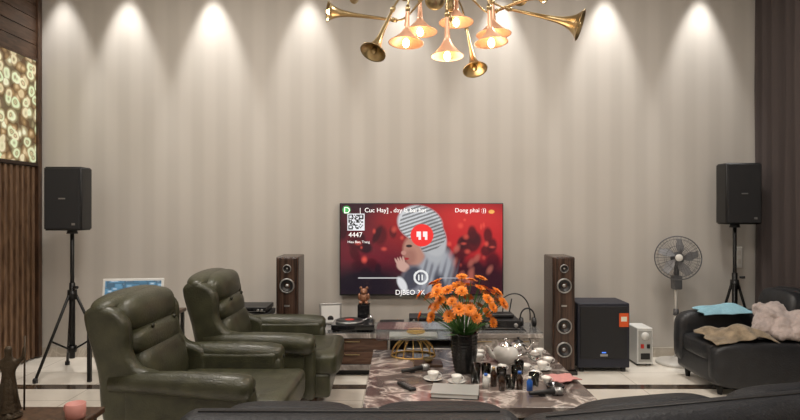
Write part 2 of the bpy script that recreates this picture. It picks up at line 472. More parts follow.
# ---------------------------------------------------------------- PA speakers on tripods
def pa_speaker(x, y, zb, h=.59, w=.40, a0=0., r=.42, rz=0., hub=.80, yoff=0):
    R_ = root('stage_speaker_on_stand', (x, y, 0), rz)
    extr = [(-w/2, -.17), (w/2, -.17), (w/2, .02), (w/2-.09, .17), (-w/2+.09, .17), (-w/2, .02)]
    bm = bmesh.new(); vs = [bm.verts.new((a, b_, 0)) for a, b_ in extr]; f = bm.faces.new(vs)
    g = bmesh.ops.extrude_face_region(bm, geom=[f])
    for e in g['geom']:
        if isinstance(e, bmesh.types.BMVert): e.co.z = h
    bmesh.ops.recalc_face_normals(bm, faces=bm.faces)
    bmesh.ops.bevel(bm, geom=bm.edges[:], offset=.012, segments=2, affect='EDGES')
    fin(bm, 'cabinet', M_black, R_, True, True, (0, 0, zb))
    box('grille', R_, M_grille, (0, -.175, zb+h/2), (w-.03, .014, h-.03), .006)
    box('badge', R_, M_silver, (0, -.184, zb+.5*h), (.06, .004, .012))
    box('foot_badge', R_, M_silver, (w*.3, -.184, zb+.1*h), (.03, .004, .02))
    lathe('pole_socket', R_, M_black, cprof(.05, .04, .04), (0, 0, zb-.035))
    cyl('pole', R_, M_metalb, (0, 0, .16), (0, 0, zb-.01), .018)
    cyl('pole_outer', R_, M_metalb, (0, 0, .14), (0, 0, hub+.12), .026)
    lathe('upper_collar', R_, M_metalb, cprof(.045, .04, .09), (0, 0, hub-.04))
    lathe('lower_collar', R_, M_metalb, cprof(.04, .04, .06), (0, 0, .20))
    for i in range(3):
        a = a0+i*2*PI/3; c_, s_ = math.cos(a), math.sin(a)
        top = Vector((.035*c_, .035*s_, hub)); ft = Vector((r*c_, r*s_, .02))
        cyl('leg_%d' % (i+1), R_, M_metalb, top, ft, .013)
        midp = top.lerp(ft, .55)
        cyl('brace_%d' % (i+1), R_, M_metalb, (.03*c_, .03*s_, .23), midp, .009)
        lathe('foot_%d' % (i+1), R_, M_black, [(0, 0), (.022, 0), (.022, .03), (.012, .045), (0, .045)], (r*c_, r*s_, 0))
    cyl('knob', R_, M_black, (.03, -.03, hub+.08), (.075, -.05, hub+.08), .014)
pa_speaker(-3.12, 5.5, 1.36, w=.345, a0=math.radians(244), r=.36, rz=.04, hub=.74)
pa_speaker(3.36, 5.80, 1.41, w=.345, h=.60, a0=math.radians(120), r=.26, rz=-.04)

# ---------------------------------------------------------------- tower speakers
def tower(x, y):
    R_ = root('floor_standing_speaker', (x, y, 0))
    w, d, h = .21, .34, 1.07
    box('plinth', R_, M_blackg, (0, 0, .02), (w+.04, d+.04, .04), .006)
    box('cabinet', R_, M_ebony, (0, 0, .04+h/2), (w, d, h), .012)
    box('baffle', R_, M_ebony, (0, -d/2-.003, .04+h/2), (w-.02, .012, h-.03), .004)
    def driver(z, r, nm):
        bm = bmesh.new()
        add_lathe(bm, [(r*.82, 0), (r, 0), (r, .012), (r*.84, .016), (r*.82, .01)], (0, 0, 0), (0, -1, 0), 32, 0)
        add_lathe(bm, [(r*.84, .012), (r*.76, .018), (r*.68, .010), (r*.25, -.004)], (0, 0, 0), (0, -1, 0), 32, 1)
        add_lathe(bm, [(r*.27, -.004), (r*.2, .008), (0, .012)], (0, 0, 0), (0, -1, 0), 32, 2)
        fin(bm, nm, [M_silver, M_black, M_silver], R_, True, False, (0, -d/2-.008, z))
    driver(1.0, .04, 'tweeter'); driver(.84, .07, 'midrange'); driver(.46, .072, 'woofer'); driver(.24, .072, 'woofer_low')
    box('badge', R_, M_silver, (0, -d/2-.011, .65), (.05, .004, .015))
    return R_
tower(-1.06, 5.60); tower(1.54, 5.60)

# ---------------------------------------------------------------- subwoofer
sb = root('subwoofer', (1.945, 5.70, 0))
M_navy = mat('navy_black', (.014, .016, .028), .5)
box('cabinet', sb, M_navy, (0, 0, .04+.31), (.50, .36, .62), .012)
box('front_grille', sb, M_grille, (0, -.183, .38), (.45, .014, .50), .006)
box('logo_plate', sb, M_silver, (-.0, -.192, .115+.05), (.07, .004, .022))
box('sticker', sb, M_label, (.19, -.192, .50), (.09, .003, .13))
box('sticker_print', sb, mat('print', (.8, .75, .6), .5), (.19, -.194, .51), (.055, .002, .045))
for a in (-.2, .2):
    for b_ in (-.14, .14): lathe('foot', sb, M_black, cprof(.025, .025, .045), (a, b_, 0))
box('handle_left', sb, M_black, (-.251, 0, .45), (.008, .16, .06), .003)
box('front_light', sb, mat('blue_led', (.05, .1, .5), .3, emis=(.1, .3, 1), estr=1.), (0, -.192, .19), (.04, .003, .01))

# voltage stabiliser
vs_ = root('voltage_stabilizer', (2.43, 5.86, 0))
box('case', vs_, M_whitep, (0, 0, .20), (.16, .26, .36), .01)
box('front_panel', vs_, mat('panel_grey', (.42, .42, .40), .5), (0, -.132, .20), (.13, .006, .31), .002)
lathe('dial', vs_, M_white, [(0, 0), (.04, 0), (.04, .008), (0, .008)], (0, -.134, .30), (0, -1, 0))
box('switch', vs_, M_red, (-.03, -.138, .2), (.03, .01, .04)); box('switch_black', vs_, M_black, (.03, -.138, .2), (.03, .01, .04))
box('socket', vs_, M_black, (0, -.138, .10), (.09, .008, .06), .002)
for a in (-.055, .055): box('foot', vs_, M_black, (a, 0, .011), (.03, .2, .022))
tube('cable', vs_, M_black, bez((0, .13, .15), (.0, .2, .3), (-.1, .2, .02), (-.25, .12, .012)), .006, 6)

# ---------------------------------------------------------------- pedestal fan
fan = root('pedestal_fan', (2.79, 5.84, 0))
M_fanw = mat('fan_plastic', (.62, .60, .56), .35); M_fang = mat('fan_grey', (.10, .10, .105), .4)
lathe('base', fan, M_fanw, [(0, 0), (.19, 0), (.195, .012), (.18, .03), (.06, .045), (.035, .07), (0, .07)])
cyl('lower_pole', fan, M_fanw, (0, 0, .06), (0, 0, .52), .019)
cyl('upper_pole', fan, M_fanw, (0, 0, .5), (0, 0, .9), .014)
lathe('collar', fan, M_fang, cprof(.03, .024, .06), (0, 0, .49))
box('control_box', fan, M_fang, (0, -.01, .82), (.09, .08, .14), .015)
fd = Vector((-.25, -1, .12)).normalized(); fc = Vector((-.01, -.06, 1.07))
cyl('motor', fan, M_fang, fc-fd*.12, fc+fd*-.01, .05, .065)
cyl('neck', fan, M_fang, (0, 0, .87), fc-fd*.05, .025)
x_, y_, z_ = frame(fd)
bm = bmesh.new()
for side, off in ((1, .055), (-1, -.045)):
    for i in range(36):
        a = 2*PI*i/36; dd = x_*math.cos(a)+y_*math.sin(a)
        add_tube(bm, [fc+dd*.035+fd*off, fc+dd*.15+fd*off*.9, fc+dd*.205+fd*off*.45, fc+dd*.215+fd*.004], .0014, 4)
    for rr, of in ((.12, .92), (.19, .6)):
        add_tube(bm, [fc+(x_*math.cos(2*PI*i/30)+y_*math.sin(2*PI*i/30))*rr+fd*off*of for i in range(31)], .0018, 4)
add_tube(bm, [fc+(x_*math.cos(2*PI*i/40)+y_*math.sin(2*PI*i/40))*.217+fd*.004 for i in range(41)], .006, 8)
fin(bm, 'cage', M_fang, fan)
cyl('cage_badge', fan, M_fanw, fc+fd*.048, fc+fd*.062, .035)
bm = bmesh.new()
for i in range(5):
    a0 = 2*PI*i/5; rows = []
    for k in range(7):
        r = .03+.16*k/6; wd = .28+.35*math.sin(PI*min(1, k/5))
        row = []
        for q in range(5):
            a = a0+(q/4-.5)*wd*1.3+.25*k/6
            row.append(bm.verts.new(fc+(x_*math.cos(a)+y_*math.sin(a))*r+fd*((q/4-.5)*.035+.01)))
        rows.append(row)
    for A, B in zip(rows, rows[1:]):
        for q in range(4): bm.faces.new((A[q], A[q+1], B[q+1], B[q]))
fin(bm, 'blades', mat('fan_blade', (.22, .22, .23), .3), fan)
cyl('hub', fan, M_fang, fc, fc+fd*.04, .03)

# ---------------------------------------------------------------- media console + things on it
cx0, cx1 = -.80, 1.33
con = root('media_console', ((cx0+cx1)/2, 5.60, 0)); cw = cx1-cx0
box('top_slab', con, M_marblef, (0, 0, .382), (cw, .50, .045), .006)
box('glass_top', con, mat('smoked_glass', (.5, .5, .5), .05, trans=.8), (0, 0, .4095), (cw-.01, .49, .008))
box('plinth', con, M_black, (0, .03, .03), (cw-.16, .38, .06))
box('lower_shelf', con, M_marblef, (0, 0, .085), (cw-.04, .46, .05), .004)
def module(x0, x1, nm, n, mf):
    box(nm, con, mf, ((x0+x1)/2, .01, .235), (x1-x0, .44, .25))
    for i in range(n):
        w_ = (x1-x0)/n
        for j in range(2):
            box('%s_drawer_%d%d' % (nm, i+1, j), con, mf, (x0+w_*(i+.5), -.217, .175+.122*j), (w_-.012, .02, .115), .004)
            box('%s_pull_%d%d' % (nm, i+1, j), con, M_gold, (x0+w_*(i+.5), -.232, .205+.122*j), (.14, .012, .008), .002)
module(-cw/2+.03, -cw/2+.68, 'cab_left', 1, M_consolew); module(cw/2-.72, cw/2-.03, 'cab_right', 2, M_marblef)
box('mid_back', con, M_black, (0, .2, .235), (cw-1.4, .02, .25))
ZT = .4140
am = root('amplifier', (.27, 5.56, .11)); box('case', am, M_silver, (0, 0, .085), (.42, .34, .13), .006)
for a in (-.12, .12):
    cyl('knob', am, M_chrome, (a, -.17, .085), (a, -.19, .085), .025)
for a in (-.17, .17): box('foot', am, M_black, (a, 0, .011), (.04, .3, .022))
box('display', am, M_blackg, (0, -.171, .09), (.12, .004, .05))
# turntable
tt = root('turntable', (-.44, 5.50, ZT))
box('plinth', tt, M_blackg, (0, 0, .045), (.40, .29, .05), .008)
for a in (-.17, .17):
    for b_ in (-.11, .11): lathe('foot', tt, M_black, cprof(.02, .02, .022), (a, b_, 0))
lathe('platter', tt, M_silver, [(0, 0), (.13, 0), (.135, .008), (.13, .02), (0, .02)], (-.04, 0, .07), seg=40)
lathe('record', tt, M_black, [(0, 0), (.13, 0), (.13, .003), (0, .004)], (-.04, 0, .09), seg=40)
lathe('label', tt, M_red, [(0, 0), (.045, 0), (.045, .001), (0, .001)], (-.04, 0, .0942))
lathe('arm_pivot', tt, M_chrome, cprof(.022, .02, .05), (.155, .09, .07))
tube('tonearm', tt, M_chrome, [(.155, .12, .12), (.155, .07, .12), (.145, -.03, .115), (.085, -.09, .10)], .004, 8)
# picture frame leaning
pf = root('photo_frame', (-.69, 5.74, ZT), .15)
box('frame', pf, M_silver, (0, 0, .105), (.22, .015, .205), .004, (-.12, 0, 0)); box('picture', pf, M_whitep, (0, -.011, .105), (.18, .004, .165), 0, (-.12, 0, 0))
box('strut', pf, M_black, (0, .035, .07), (.04, .01, .15), 0, (.35, 0, 0))
cyl('picture_figure', pf, M_black, (.0, -.016, .06), (0, -.02, .06), .03)
# statuette on box
sx = root('bear_statuette', (-.36, 5.76, ZT))
box('pedestal', sx, M_blackg, (0, 0, .10), (.12, .12, .20), .006)
bm = bmesh.new()
for c_, s_ in (((0, 0, .06), (.085, .075, .10)), ((0, -.005, .125), (.07, .065, .065)), ((-.03, 0, .16), (.028, .02, .028)), ((.03, 0, .16), (.028, .02, .028)),
               ((-.045, -.02, .075), (.03, .04, .07)), ((.045, -.02, .075), (.03, .04, .07)), ((-.028, -.035, .018), (.04, .07, .036)), ((.028, -.035, .018), (.04, .07, .036)), ((0, -.037, .118), (.032, .028, .025))):
    add_sell(bm, c_, s_, 1., 10, 16)
fin(bm, 'bear', mat('copper_glaze', (.30, .14, .08), .4, .2), sx, True, False, (0, 0, .20))
def component(nm, x, y, z, wd, dp, h, m_, knobs=(.38,), disp=.4):
    c_ = root(nm, (x, y, z)); box('chassis', c_, m_, (0, 0, h/2+.006), (wd, dp, h-.012), .004)
    box('display', c_, M_blackg, (-.02, -dp/2-.001, h/2+.004), (wd*disp, .004, h*.4))
    for i, k_ in enumerate(knobs): cyl('knob_%d' % i, c_, M_silver, (wd*k_, -dp/2, h/2), (wd*k_, -dp/2-.016, h/2), h*.22)
    box('foot', c_, M_black, (0, 0, .004), (wd*.85, dp*.85, .008))
    box('trim_line', c_, M_silver, (0, -dp/2-.001, .016), (wd*.95, .003, .005))
    return c_
component('stereo_receiver', .96, 5.62, ZT, .36, .30, .09, M_black, (.38, -.38))
rt = root('wifi_router', (.98, 5.64, ZT+.09)); box('body', rt, M_black, (0, 0, .025), (.24, .15, .035), .01)
for i, a in enumerate((-.10, -.035, .035, .10)):
    cyl('antenna_%d' % i, rt, M_black, (a, .07, .03), (a*1.25, .075, .17), .006)
for a in (-.1, .1): box('foot', rt, M_black, (a, 0, .004), (.03, .1, .008))
component('media_player', .26, 5.62, ZT, .36, .26, .06, M_silver, (.4,)); component('cassette_deck', .26, 5.62, ZT+.06, .34, .25, .05, M_black, (-.38,))
component('set_top_box', -.08, 5.66, ZT, .24, .20, .045, M_black, ()); 
hp = root('headphones', (1.24, 5.62, ZT))
tube('headband', hp, M_black, [(.07*math.cos(a), 0, .09+.09*math.sin(a)) for a in [PI*i/16 for i in range(17)]], .008, 8)
for sgn in (-1, 1):
    cyl('cup_%d' % (sgn+1), hp, M_black, (sgn*.045, 0, .047), (sgn*.08, 0, .047), .045)
jar = root('glass_jar', (.70, 5.46, ZT)); lathe('jar', jar, mat('amber_glass', (.5, .3, .12), .08, trans=.6), [(0, 0), (.045, 0), (.05, .02), (.05, .09), (.03, .11), (.03, .12), (0, .12)]); lathe('lid', jar, M_gold, cprof(.033, .033, .02), (0, 0, .118))
pb = root('power_strip', (.62, 5.74, ZT)); box('bar', pb, M_whitep, (0, 0, .02), (.22, .06, .04), .008)
for i in range(4): box('socket_%d' % i, pb, M_black, (-.075+i*.05, 0, .0405), (.03, .03, .003))
bs_ = root('bookshelf_speaker', (.56, 5.60, ZT)); box('cabinet', bs_, M_black, (0, 0, .09), (.11, .13, .18), .006)
for z, r in ((.06, .036), (.135, .018)): lathe('driver', bs_, M_silver, [(r*.3, .0), (r*.85, .008), (r, .006), (r, 0)], (0, -.065, z), (0, -1, 0))
cb = root('cable_bundle', (0, 0, 0))
bm = bmesh.new()
add_tube(bm, bez((1.32, 5.86, .43), (1.36, 5.93, .78), (1.02, 5.95, .78), (.95, 5.92, .43), 20), .007, 6)
add_tube(bm, bez((.62, 5.96, .66), (.58, 5.98, .55), (.7, 5.9, .40), (.62, 5.80, .455), 20), .006, 6)
add_tube(bm, bez((.80, 5.84, .46), (.84, 5.95, .70), (.58, 5.95, .72), (.56, 5.70, .56), 20), .005, 6)
add_tube(bm, bez((1.16, 5.5, .42), (1.2, 5.3, .46), (1.22, 5.32, .2), (1.3, 5.33, .012), 20), .005, 6)
add_tube(bm, bez((2.2, 5.9, .45), (2.35, 6.0, .75), (2.3, 6.05, .2), (2.3, 6.05, .012), 20), .006, 6)
fin(bm, 'cables', M_black, cb)

# audio rack left with amps
rk = root('audio_rack', (-1.42, 5.62, 0))
for a in (-.19, .19):
    for b_ in (-.17, .17): box('post', rk, M_metalb, (a, b_, .205), (.03, .03, .41))
for z in (.08, .24, .415): box('shelf', rk, M_wooddark, (0, 0, z), (.42, .40, .025), .003)
def comp(nm, z, h, m_, w_=.38): component(nm, -1.43, 5.60, z, w_, .32, h, m_, (.38, -.38, .28))
comp('karaoke_amplifier', .4275, .09, M_silver); comp('audio_mixer', .5175, .06, M_black); comp('wireless_receiver', .5775, .055, M_black, .34)
comp('power_amplifier', .2525, .11, M_black)

# laptop + desk
dk = root('side_desk', (-2.46, 5.42, 0))
box('top', dk, M_wooddark, (0, 0, .58), (.74, .48, .03), .004)
for a in (-.34, .34):
    for b_ in (-.21, .21): box('leg', dk, M_metalb, (a, b_, .283), (.03, .03, .566))
lp = root('laptop', (-2.53, 5.36, .595), .12)
box('base', lp, M_silver, (0, -.02, .01), (.52, .30, .02), .006); box('keys', lp, M_black, (0, -.0, .0205), (.42, .14, .002))
m, nt, b = nmat('laptop_screen'); v = coords(nt, scale=(14, 1, 30))
vo = nt.nodes.new('ShaderNodeTexVoronoi'); vo.distance = 'CHEBYCHEV'; vo.inputs['Scale'].default_value = 1.; nt.links.new(v, vo.inputs['Vector'])
sc = ramp(nt, vo.outputs['Distance'], [(0, (.75, .8, .85)), (.3, (.12, .30, .45)), (.55, (.03, .10, .16)), (1, (.5, .6, .7))])
nt.links.new(sc, b.inputs['Emission Color']); b.inputs['Emission Strength'].default_value = .8; b.inputs['Base Color'].default_value = (.02, .02, .02, 1)
box('lid', lp, M_whitep, (0, .16, .155), (.56, .012, .29), .005, (-.17, 0, 0)); box('screen', lp, m, (0, .152, .157), (.51, .004, .245), 0, (-.17, 0, 0))

# wall control
wc = root('wall_switch_panel', (3.57, 6.092, 1.05)); box('plate', wc, M_whitep, (0, 0, 0), (.07, .014, .22), .004)
box('button_1', wc, M_fanw, (0, -.009, .05), (.04, .006, .05)); box('button_2', wc, M_fanw, (0, -.009, -.04), (.04, .006, .05))

# ---------------------------------------------------------------- olive leather armchairs
def armchair(x, y, rz, sz=1.):
    A = root('leather_armchair', (x, y, 0), rz); A.scale = (1, 1, sz)
    for i, (a, b_) in enumerate(((-.42, -.32), (-.42, .32), (.40, -.32), (.40, .32))):
        cyl('leg_%d' % i, A, M_wooddark, (a, b_, 0), (a*.97, b_*.97, .13), .022, .034)
    box('frame', A, M_green, (.02, 0, .215), (1.00, .72, .19), .03)
    # T shaped seat cushion reaching past the arms
    cushion('seat_cushion', A, M_green, (.13, 0, .385), (.86, .60, .19), .35)
    cushion('seat_cushion_front', A, M_green, (.47, 0, .375), (.24, .74, .19), .4)
    tilt = -.20
    box('back_shell', A, M_green, (-.455, 0, .61), (.13, .72, .78), .06, (0, tilt, 0), 5)
    cushion('back_cushion_lower', A, M_green, (-.315, 0, .58), (.24, .60, .36), .6, (0, tilt, 0))
    cushion('back_cushion_middle', A, M_green, (-.355, 0, .77), (.22, .62, .20), .7, (0, tilt, 0))
    cushion('back_cushion_upper', A, M_green, (-.41, 0, .935), (.25, .68, .24), .7, (0, tilt, 0))
    cushion('top_roll', A, M_green, (-.49, 0, .985), (.22, .80, .16), .8)
    bm = bmesh.new()
    for yy in (-.16, .16): add_sell(bm, (-.272, yy, .855), (.02, .035, .03), 1., 8, 12)
    fin(bm, 'buttons', M_green_d, A)
    wing = smooth_poly([(-.44, .30), (-.50, .62), (-.575, .90), (-.57, .98), (-.50, 1.015), (-.40, .99), (-.335, .92), (-.32, .84), (-.315, .74), (-.26, .65), (-.12, .58), (-.12, .32)], 5)
    for sg, nm in ((-1, 'right'), (1, 'left')):
        y0, y1 = (.29, .40) if sg > 0 else (-.40, -.29)
        extrude_poly('wing_'+nm, A, M_green, wing, y0, y1, .042)
        # scroll arm
        box('arm_panel_'+nm, A, M_green, (.02, sg*.35, .35), (.72, .11, .44), .03)
        bm = bmesh.new()
        pts = [(-.42, sg*.37, .56), (-.25, sg*.372, .565), (-.05, sg*.375, .56), (.15, sg*.38, .55), (.32, sg*.385, .54), (.38, sg*.385, .535), (.405, sg*.385, .53), (.412, sg*.385, .53)]
        add_tube(bm, pts, [.050, .062, .072, .080, .082, .078, .055, .02], 22)
        fin(bm, 'arm_roll_'+nm, M_green, A)
        cushion('arm_front_'+nm, A, M_green, (.37, sg*.36, .33), (.09, .13, .42), .5)
        lathe('arm_button_'+nm, A, M_green_d, [(0, 0), (.016, 0), (.010, .006), (0, .008)], (.412, sg*.385, .53), (1, 0, 0))
armchair(-1.24, 3.70, -.02, .985)
armchair(-1.06, 4.72, .03, 1.0)

# ---------------------------------------------------------------- coffee table
TX0, TX1, TY0, TY1, TZ = -.21, 1.15, 3.22, 4.55, .45
ct = root('coffee_table', ((TX0+TX1)/2, (TY0+TY1)/2, 0)); tw, td = TX1-TX0, TY1-TY0
box('top', ct, M_marbled, (0, 0, TZ-.03), (tw, td, .06), .006)
box('body', ct, M_marbled, (0, 0, .22), (tw-.10, td-.10, .34), .004)
box('plinth', ct, M_black, (0, 0, .026), (tw-.2, td-.2, .05))
for sg in (-1, 1):
    box('drawer_%d' % (sg+1), ct, M_marbled, (sg*tw/4*.93, -td/2+.047, .23), (tw/2-.08, .02, .26), .003)
    box('pull_%d' % (sg+1), ct, M_gold, (sg*tw/4*.93, -td/2+.03, .30), (.16, .014, .012))
for sg in (-1, 1):
    box('side_strip_%d' % (sg+1), ct, M_gold, (sg*(tw/2-.047), 0, .36), (.008, td-.12, .012))

# ---- glass stand with gold wire base
M_goldw = mat('gold_wire', (.85, .55, .18), .35, .6)
gs = root('glass_display_stand', (.10, 4.36, TZ))
bm = bmesh.new()
for i in range(7):
    a = PI*i/7+.2
    add_tube(bm, [(.165*math.cos(t)*math.cos(a), .12*math.cos(t)*math.sin(a), .005+.138*math.sin(t)) for t in [PI*k/16 for k in range(17)]], .0045, 6)
add_tube(bm, [(.165*math.cos(t), .12*math.sin(t), .006) for t in [2*PI*k/32 for k in range(33)]], .006, 6)
fin(bm, 'gold_wire_base', M_goldw, gs)
bm = bmesh.new(); gx, gy, g0, g1 = .27, .14, .148, .225
add_box(bm, (0, 0, g0+.004), (2*gx, 2*gy, .008)); 
for sg in (-1, 1):
    add_box(bm, (sg*gx, 0, (g0+g1)/2), (.006, 2*gy, g1-g0)); add_box(bm, (0, sg*gy, (g0+g1)/2), (2*gx, .006, g1-g0))
add_box(bm, (0, 0, g1), (2*gx, 2*gy, .006))
fin(bm, 'glass_case', mat('case_glass', (.9, .94, .94), .05, trans=.97), gs, False)
box('lining', gs, M_whitep, (0, 0, g0+.013), (.36, .16, .01))
cushion('gold_ornament', gs, M_goldw, (.02, 0, g0+.038), (.14, .06, .04), .8)

# ---- vase of gerberas
vz = root('vase_of_flowers', (.437, 3.93, TZ))
M_vase = mat('black_ceramic', (.012, .012, .012), .25, coat=.3)
prof = [(0, 0), (.062, 0), (.068, .01)]
for i in range(25):
    t = i/24; prof.append((.066+.022*math.sin(PI*.5*min(1, t*1.3))+.004*math.cos(t*2*PI*11), .012+.25*t))
prof += [(.090, .268), (.082, .268), (.078, .23), (.07, .05), (0, .05)]
lathe('vase_body', vz, M_vase, prof, seg=48, rib=(24, .025))
bm = bmesh.new(); bs = bmesh.new(); rnd = random.Random(11)
def flower(bm, c, n, R_, petals=15):
    x, y, z = frame(n)
    for layer, (rr, cup, npt) in enumerate(((1., .12, petals), (.78, .34, petals-2), (.5, .6, petals-5))):
        for i in range(npt):
            a = 2*PI*(i+.5*layer)/npt+rnd.uniform(-.07, .07); d = x*math.cos(a)+y*math.sin(a); s_ = z.cross(d)
            L = R_*rr*rnd.uniform(.9, 1.08); w_ = R_*.17
            up = z*(cup*R_*.5)
            p = [c+d*R_*.12-s_*w_*.4, c+d*R_*.12+s_*w_*.4, c+d*L*.6+s_*w_+up*.7, c+d*L+s_*w_*.45+up*.9, c+d*L-s_*w_*.45+up*.9, c+d*L*.6-s_*w_+up*.7]
            vs = [bm.verts.new(q) for q in p]; f = bm.faces.new(vs); f.material_index = 0
    add_sell(bm, c+z*R_*.08, (R_*.36, R_*.36, R_*.25), 1., 6, 12, None, 1)
heads = []
while len(heads) < 52:
    a = rnd.uniform(0, 2*PI); ph = rnd.uniform(-.35, 1.)
    r = .30*math.sqrt(max(0, 1-ph*ph*.85))*rnd.uniform(.62, 1.08)
    c = Vector((r*math.cos(a)-.02, r*math.sin(a)*.85, .43+.24*ph*rnd.uniform(.7, 1.05)))
    if all((c-h_).length > .056 for h_ in heads): heads.append(c)
for c in heads:
    n = (c-Vector((0, 0, .33))); n.y -= .05; n.z += .05
    flower(bm, c, n, rnd.uniform(.038, .052))
    n.normalize()
    add_tube(bs, bez(Vector((c.x*.12, c.y*.12, .20)), Vector((c.x*.2, c.y*.2, .30)), c-n*.10, c-n*.008, 8), .0032, 5)
fin(bm, 'blossoms', [M_orange, M_orange2], vz, False)
for i in range(26):
    a = rnd.uniform(0, 2*PI); d = Vector((math.cos(a), math.sin(a), rnd.uniform(.1, .9))).normalized(); s_ = d.cross(Vector((0, 0, 1))).normalized()
    c = Vector((.03*math.cos(a), .03*math.sin(a), .26)); L = rnd.uniform(.12, .22)
    ps = [c, c+d*L*.5+s_*.02, c+d*L, c+d*L*.5-s_*.02]
    bs.faces.new([bs.verts.new(q) for q in ps])
fin(bs, 'stems_and_leaves', M_stem, vz, False)

# ---- tea things
def cup(x, y, m_=M_white, s=1., z=TZ, saucer=False):
    c_ = root('teacup', (x, y, z)); o = 0
    if saucer:
        lathe('saucer', c_, m_, [(0, 0), (.03, 0), (.062*s, .012), (.064*s, .015), (.03, .006), (0, .006)]); o = .006
    lathe('bowl', c_, m_, [(0, 0), (.018*s, 0), (.019*s, .004), (.034*s, .03*s), (.038*s, .048*s), (.036*s, .048*s), (.03*s, .025*s), (0, .008)], (0, 0, o))
    tube('handle', c_, m_, [(.034*s+.018*s*math.sin(t), 0, o+.026*s+.014*s*math.cos(t)) for t in [PI*k/8 for k in range(9)]], .003, 6)
cup(.215, 3.74, saucer=True); cup(.36, 3.68, saucer=True, s=.9); cup(.57, 4.22); cup(.98, 3.98, saucer=True); cup(.86, 3.96, s=.9)
cup(.62, 3.87); cup(.70, 3.96, s=.8); cup(1.06, 4.14, s=.9); cup(.89, 3.80, s=.85); cup(.56, 3.70, s=.85); cup(1.06, 4.40, s=.9); cup(.60, 4.36, s=.9); cup(.93, 3.68, s=.8)
def teapot(x, y, m_, lidm, s=1., rz=0.):
    t_ = root('teapot', (x, y, TZ), rz)
    lathe('body', t_, m_, [(0, 0), (.045*s, 0), (.05*s, .008*s), (.08*s, .04*s), (.085*s, .065*s), (.07*s, .095*s), (.045*s, .112*s), (.04*s, .115*s), (0, .115*s)])
    lathe('lid', t_, lidm, [(.046*s, 0), (.04*s, .012*s), (.012*s, .022*s), (.008*s, .03*s), (.014*s, .038*s), (.01*s, .046*s), (0, .048*s)], (0, 0, .111*s))
    bm = bmesh.new(); add_tube(bm, bez((-.07*s, 0, .045*s), (-.12*s, 0, .05*s), (-.10*s, 0, .10*s), (-.14*s, 0, .12*s)), [.018*s-.0008*s*i for i in range(15)], 10)
    fin(bm, 'spout', m_, t_)
    tube('handle', t_, lidm, bez((.07*s, 0, .09*s), (.14*s, 0, .11*s), (.14*s, 0, .03*s), (.075*s, 0, .035*s)), .007*s, 8)
teapot(.76, 4.16, M_white, M_chrome, 1.12, .3); teapot(.90, 4.40, M_chrome, M_black, .85, PI-.4)
teapot(.99, 4.24, M_glass, M_white, .55, .5)
def bottle(x, y, m_, capm, h=.12, r=.022):
    b_ = root('small_bottle', (x, y, TZ))
    lathe('glass', b_, m_, [(0, 0), (r, 0), (r, h*.65), (r*.45, h*.82), (r*.45, h*.9), (0, h*.9)]); lathe('cap', b_, capm, cprof(r*.55, r*.55, h*.14), (0, 0, h*.86))
bottle(.62, 3.52, M_amber, M_black, .11, .02); bottle(.735, 3.55, M_amber, M_blue, .11, .02); bottle(.79, 3.52, M_blue, M_white, .085, .018)
bottle(.53, 3.57, M_whitep, M_blue, .09, .020); bottle(.585, 3.61, M_amber, M_gold, .12, .02)
def glass(x, y, h=.09):
    g_ = root('drinking_glass', (x, y, TZ)); lathe('tumbler', g_, M_glass, [(0, 0), (.027, 0), (.033, h), (.031, h), (.025, .008), (0, .008)])
glass(.50, 3.80); glass(.565, 3.79); glass(.48, 3.68); glass(.65, 3.70); glass(.80, 3.88); glass(.75, 3.74); glass(.68, 3.56, .08); glass(.84, 3.62, .08)
def mic(x, y, rz):
    q = root('microphone', (x, y, TZ), rz)
    cyl('handle', q, M_black, (-.10, 0, .020), (.06, 0, .024), .012, .018)
    cyl('ring', q, M_silver, (.055, 0, .024), (.068, 0, .024), .0235)
    bm = bmesh.new(); add_sell(bm, (.088, 0, .024), (.056, .048, .048), 1., 12, 18); fin(bm, 'grille_ball', M_silver, q)
    box('mic_rest', q, M_black, (-.02, 0, .005), (.03, .03, .010))
mic(.10, 3.92, .5); mic(.86, 3.42, .15)
tr = root('tea_tray', (.20, 4.10, TZ))
box('tray_base', tr, M_wooddark, (0, 0, .010), (.20, .14, .02), .004)
lathe('incense_bowl', tr, M_gold, [(0, 0), (.02, 0), (.04, .03), (.036, .03), (0, .01)], (0, 0, .02))
ash = root('ashtray', (.95, 3.54, TZ)); lathe('bowl', ash, M_blackg, [(0, 0), (.05, 0), (.057, .03), (.048, .03), (.042, .01), (0, .01)])
def drape(name, x, y, z, sx_, sy_, m_, amp=.02, seed=1, rz=0., hfun=None, fr=(5, 26)):
    r_ = root(name, (x, y, z), rz); rn = random.Random(seed)
    ks = [(rn.uniform(*fr), rn.uniform(*fr)*rn.choice((-1, 1)), rn.uniform(0, 6)) for _ in range(6)]
    bm = bmesh.new(); N = 40; g = []
    for j in range(N+1):
        row = []
        for i in range(N+1):
            u, v_ = i/N-.5, j/N-.5
            wob = 1+.08*math.sin(9*math.atan2(v_, u)+seed)
            xx, yy = u*sx_*wob, v_*sy_*wob
            zz = sum(math.sin(a*xx*2+b_*yy*2+c_) for a, b_, c_ in ks)/6
            zz = .004+amp*(zz+.6 if zz > -.6 else 0)*(1-max(abs(u), abs(v_))*1.2)
            if hfun: zz += hfun(u, v_)
            row.append(bm.verts.new((xx, yy, zz)))
        g.append(row)
    for j in range(N):
        for i in range(N): bm.faces.new((g[j][i], g[j][i+1], g[j+1][i+1], g[j+1][i]))
    o = fin(bm, 'fabric', m_, r_); s_ = o.modifiers.new('t', 'SOLIDIFY'); s_.thickness = .006; s_.offset = 1
    return o
drape('pink_towel', 1.05, 3.72, TZ+.002, .17, .16, M_pink, .05, 4, .4)
bk = root('book', (.33, 3.46, TZ), -.15)
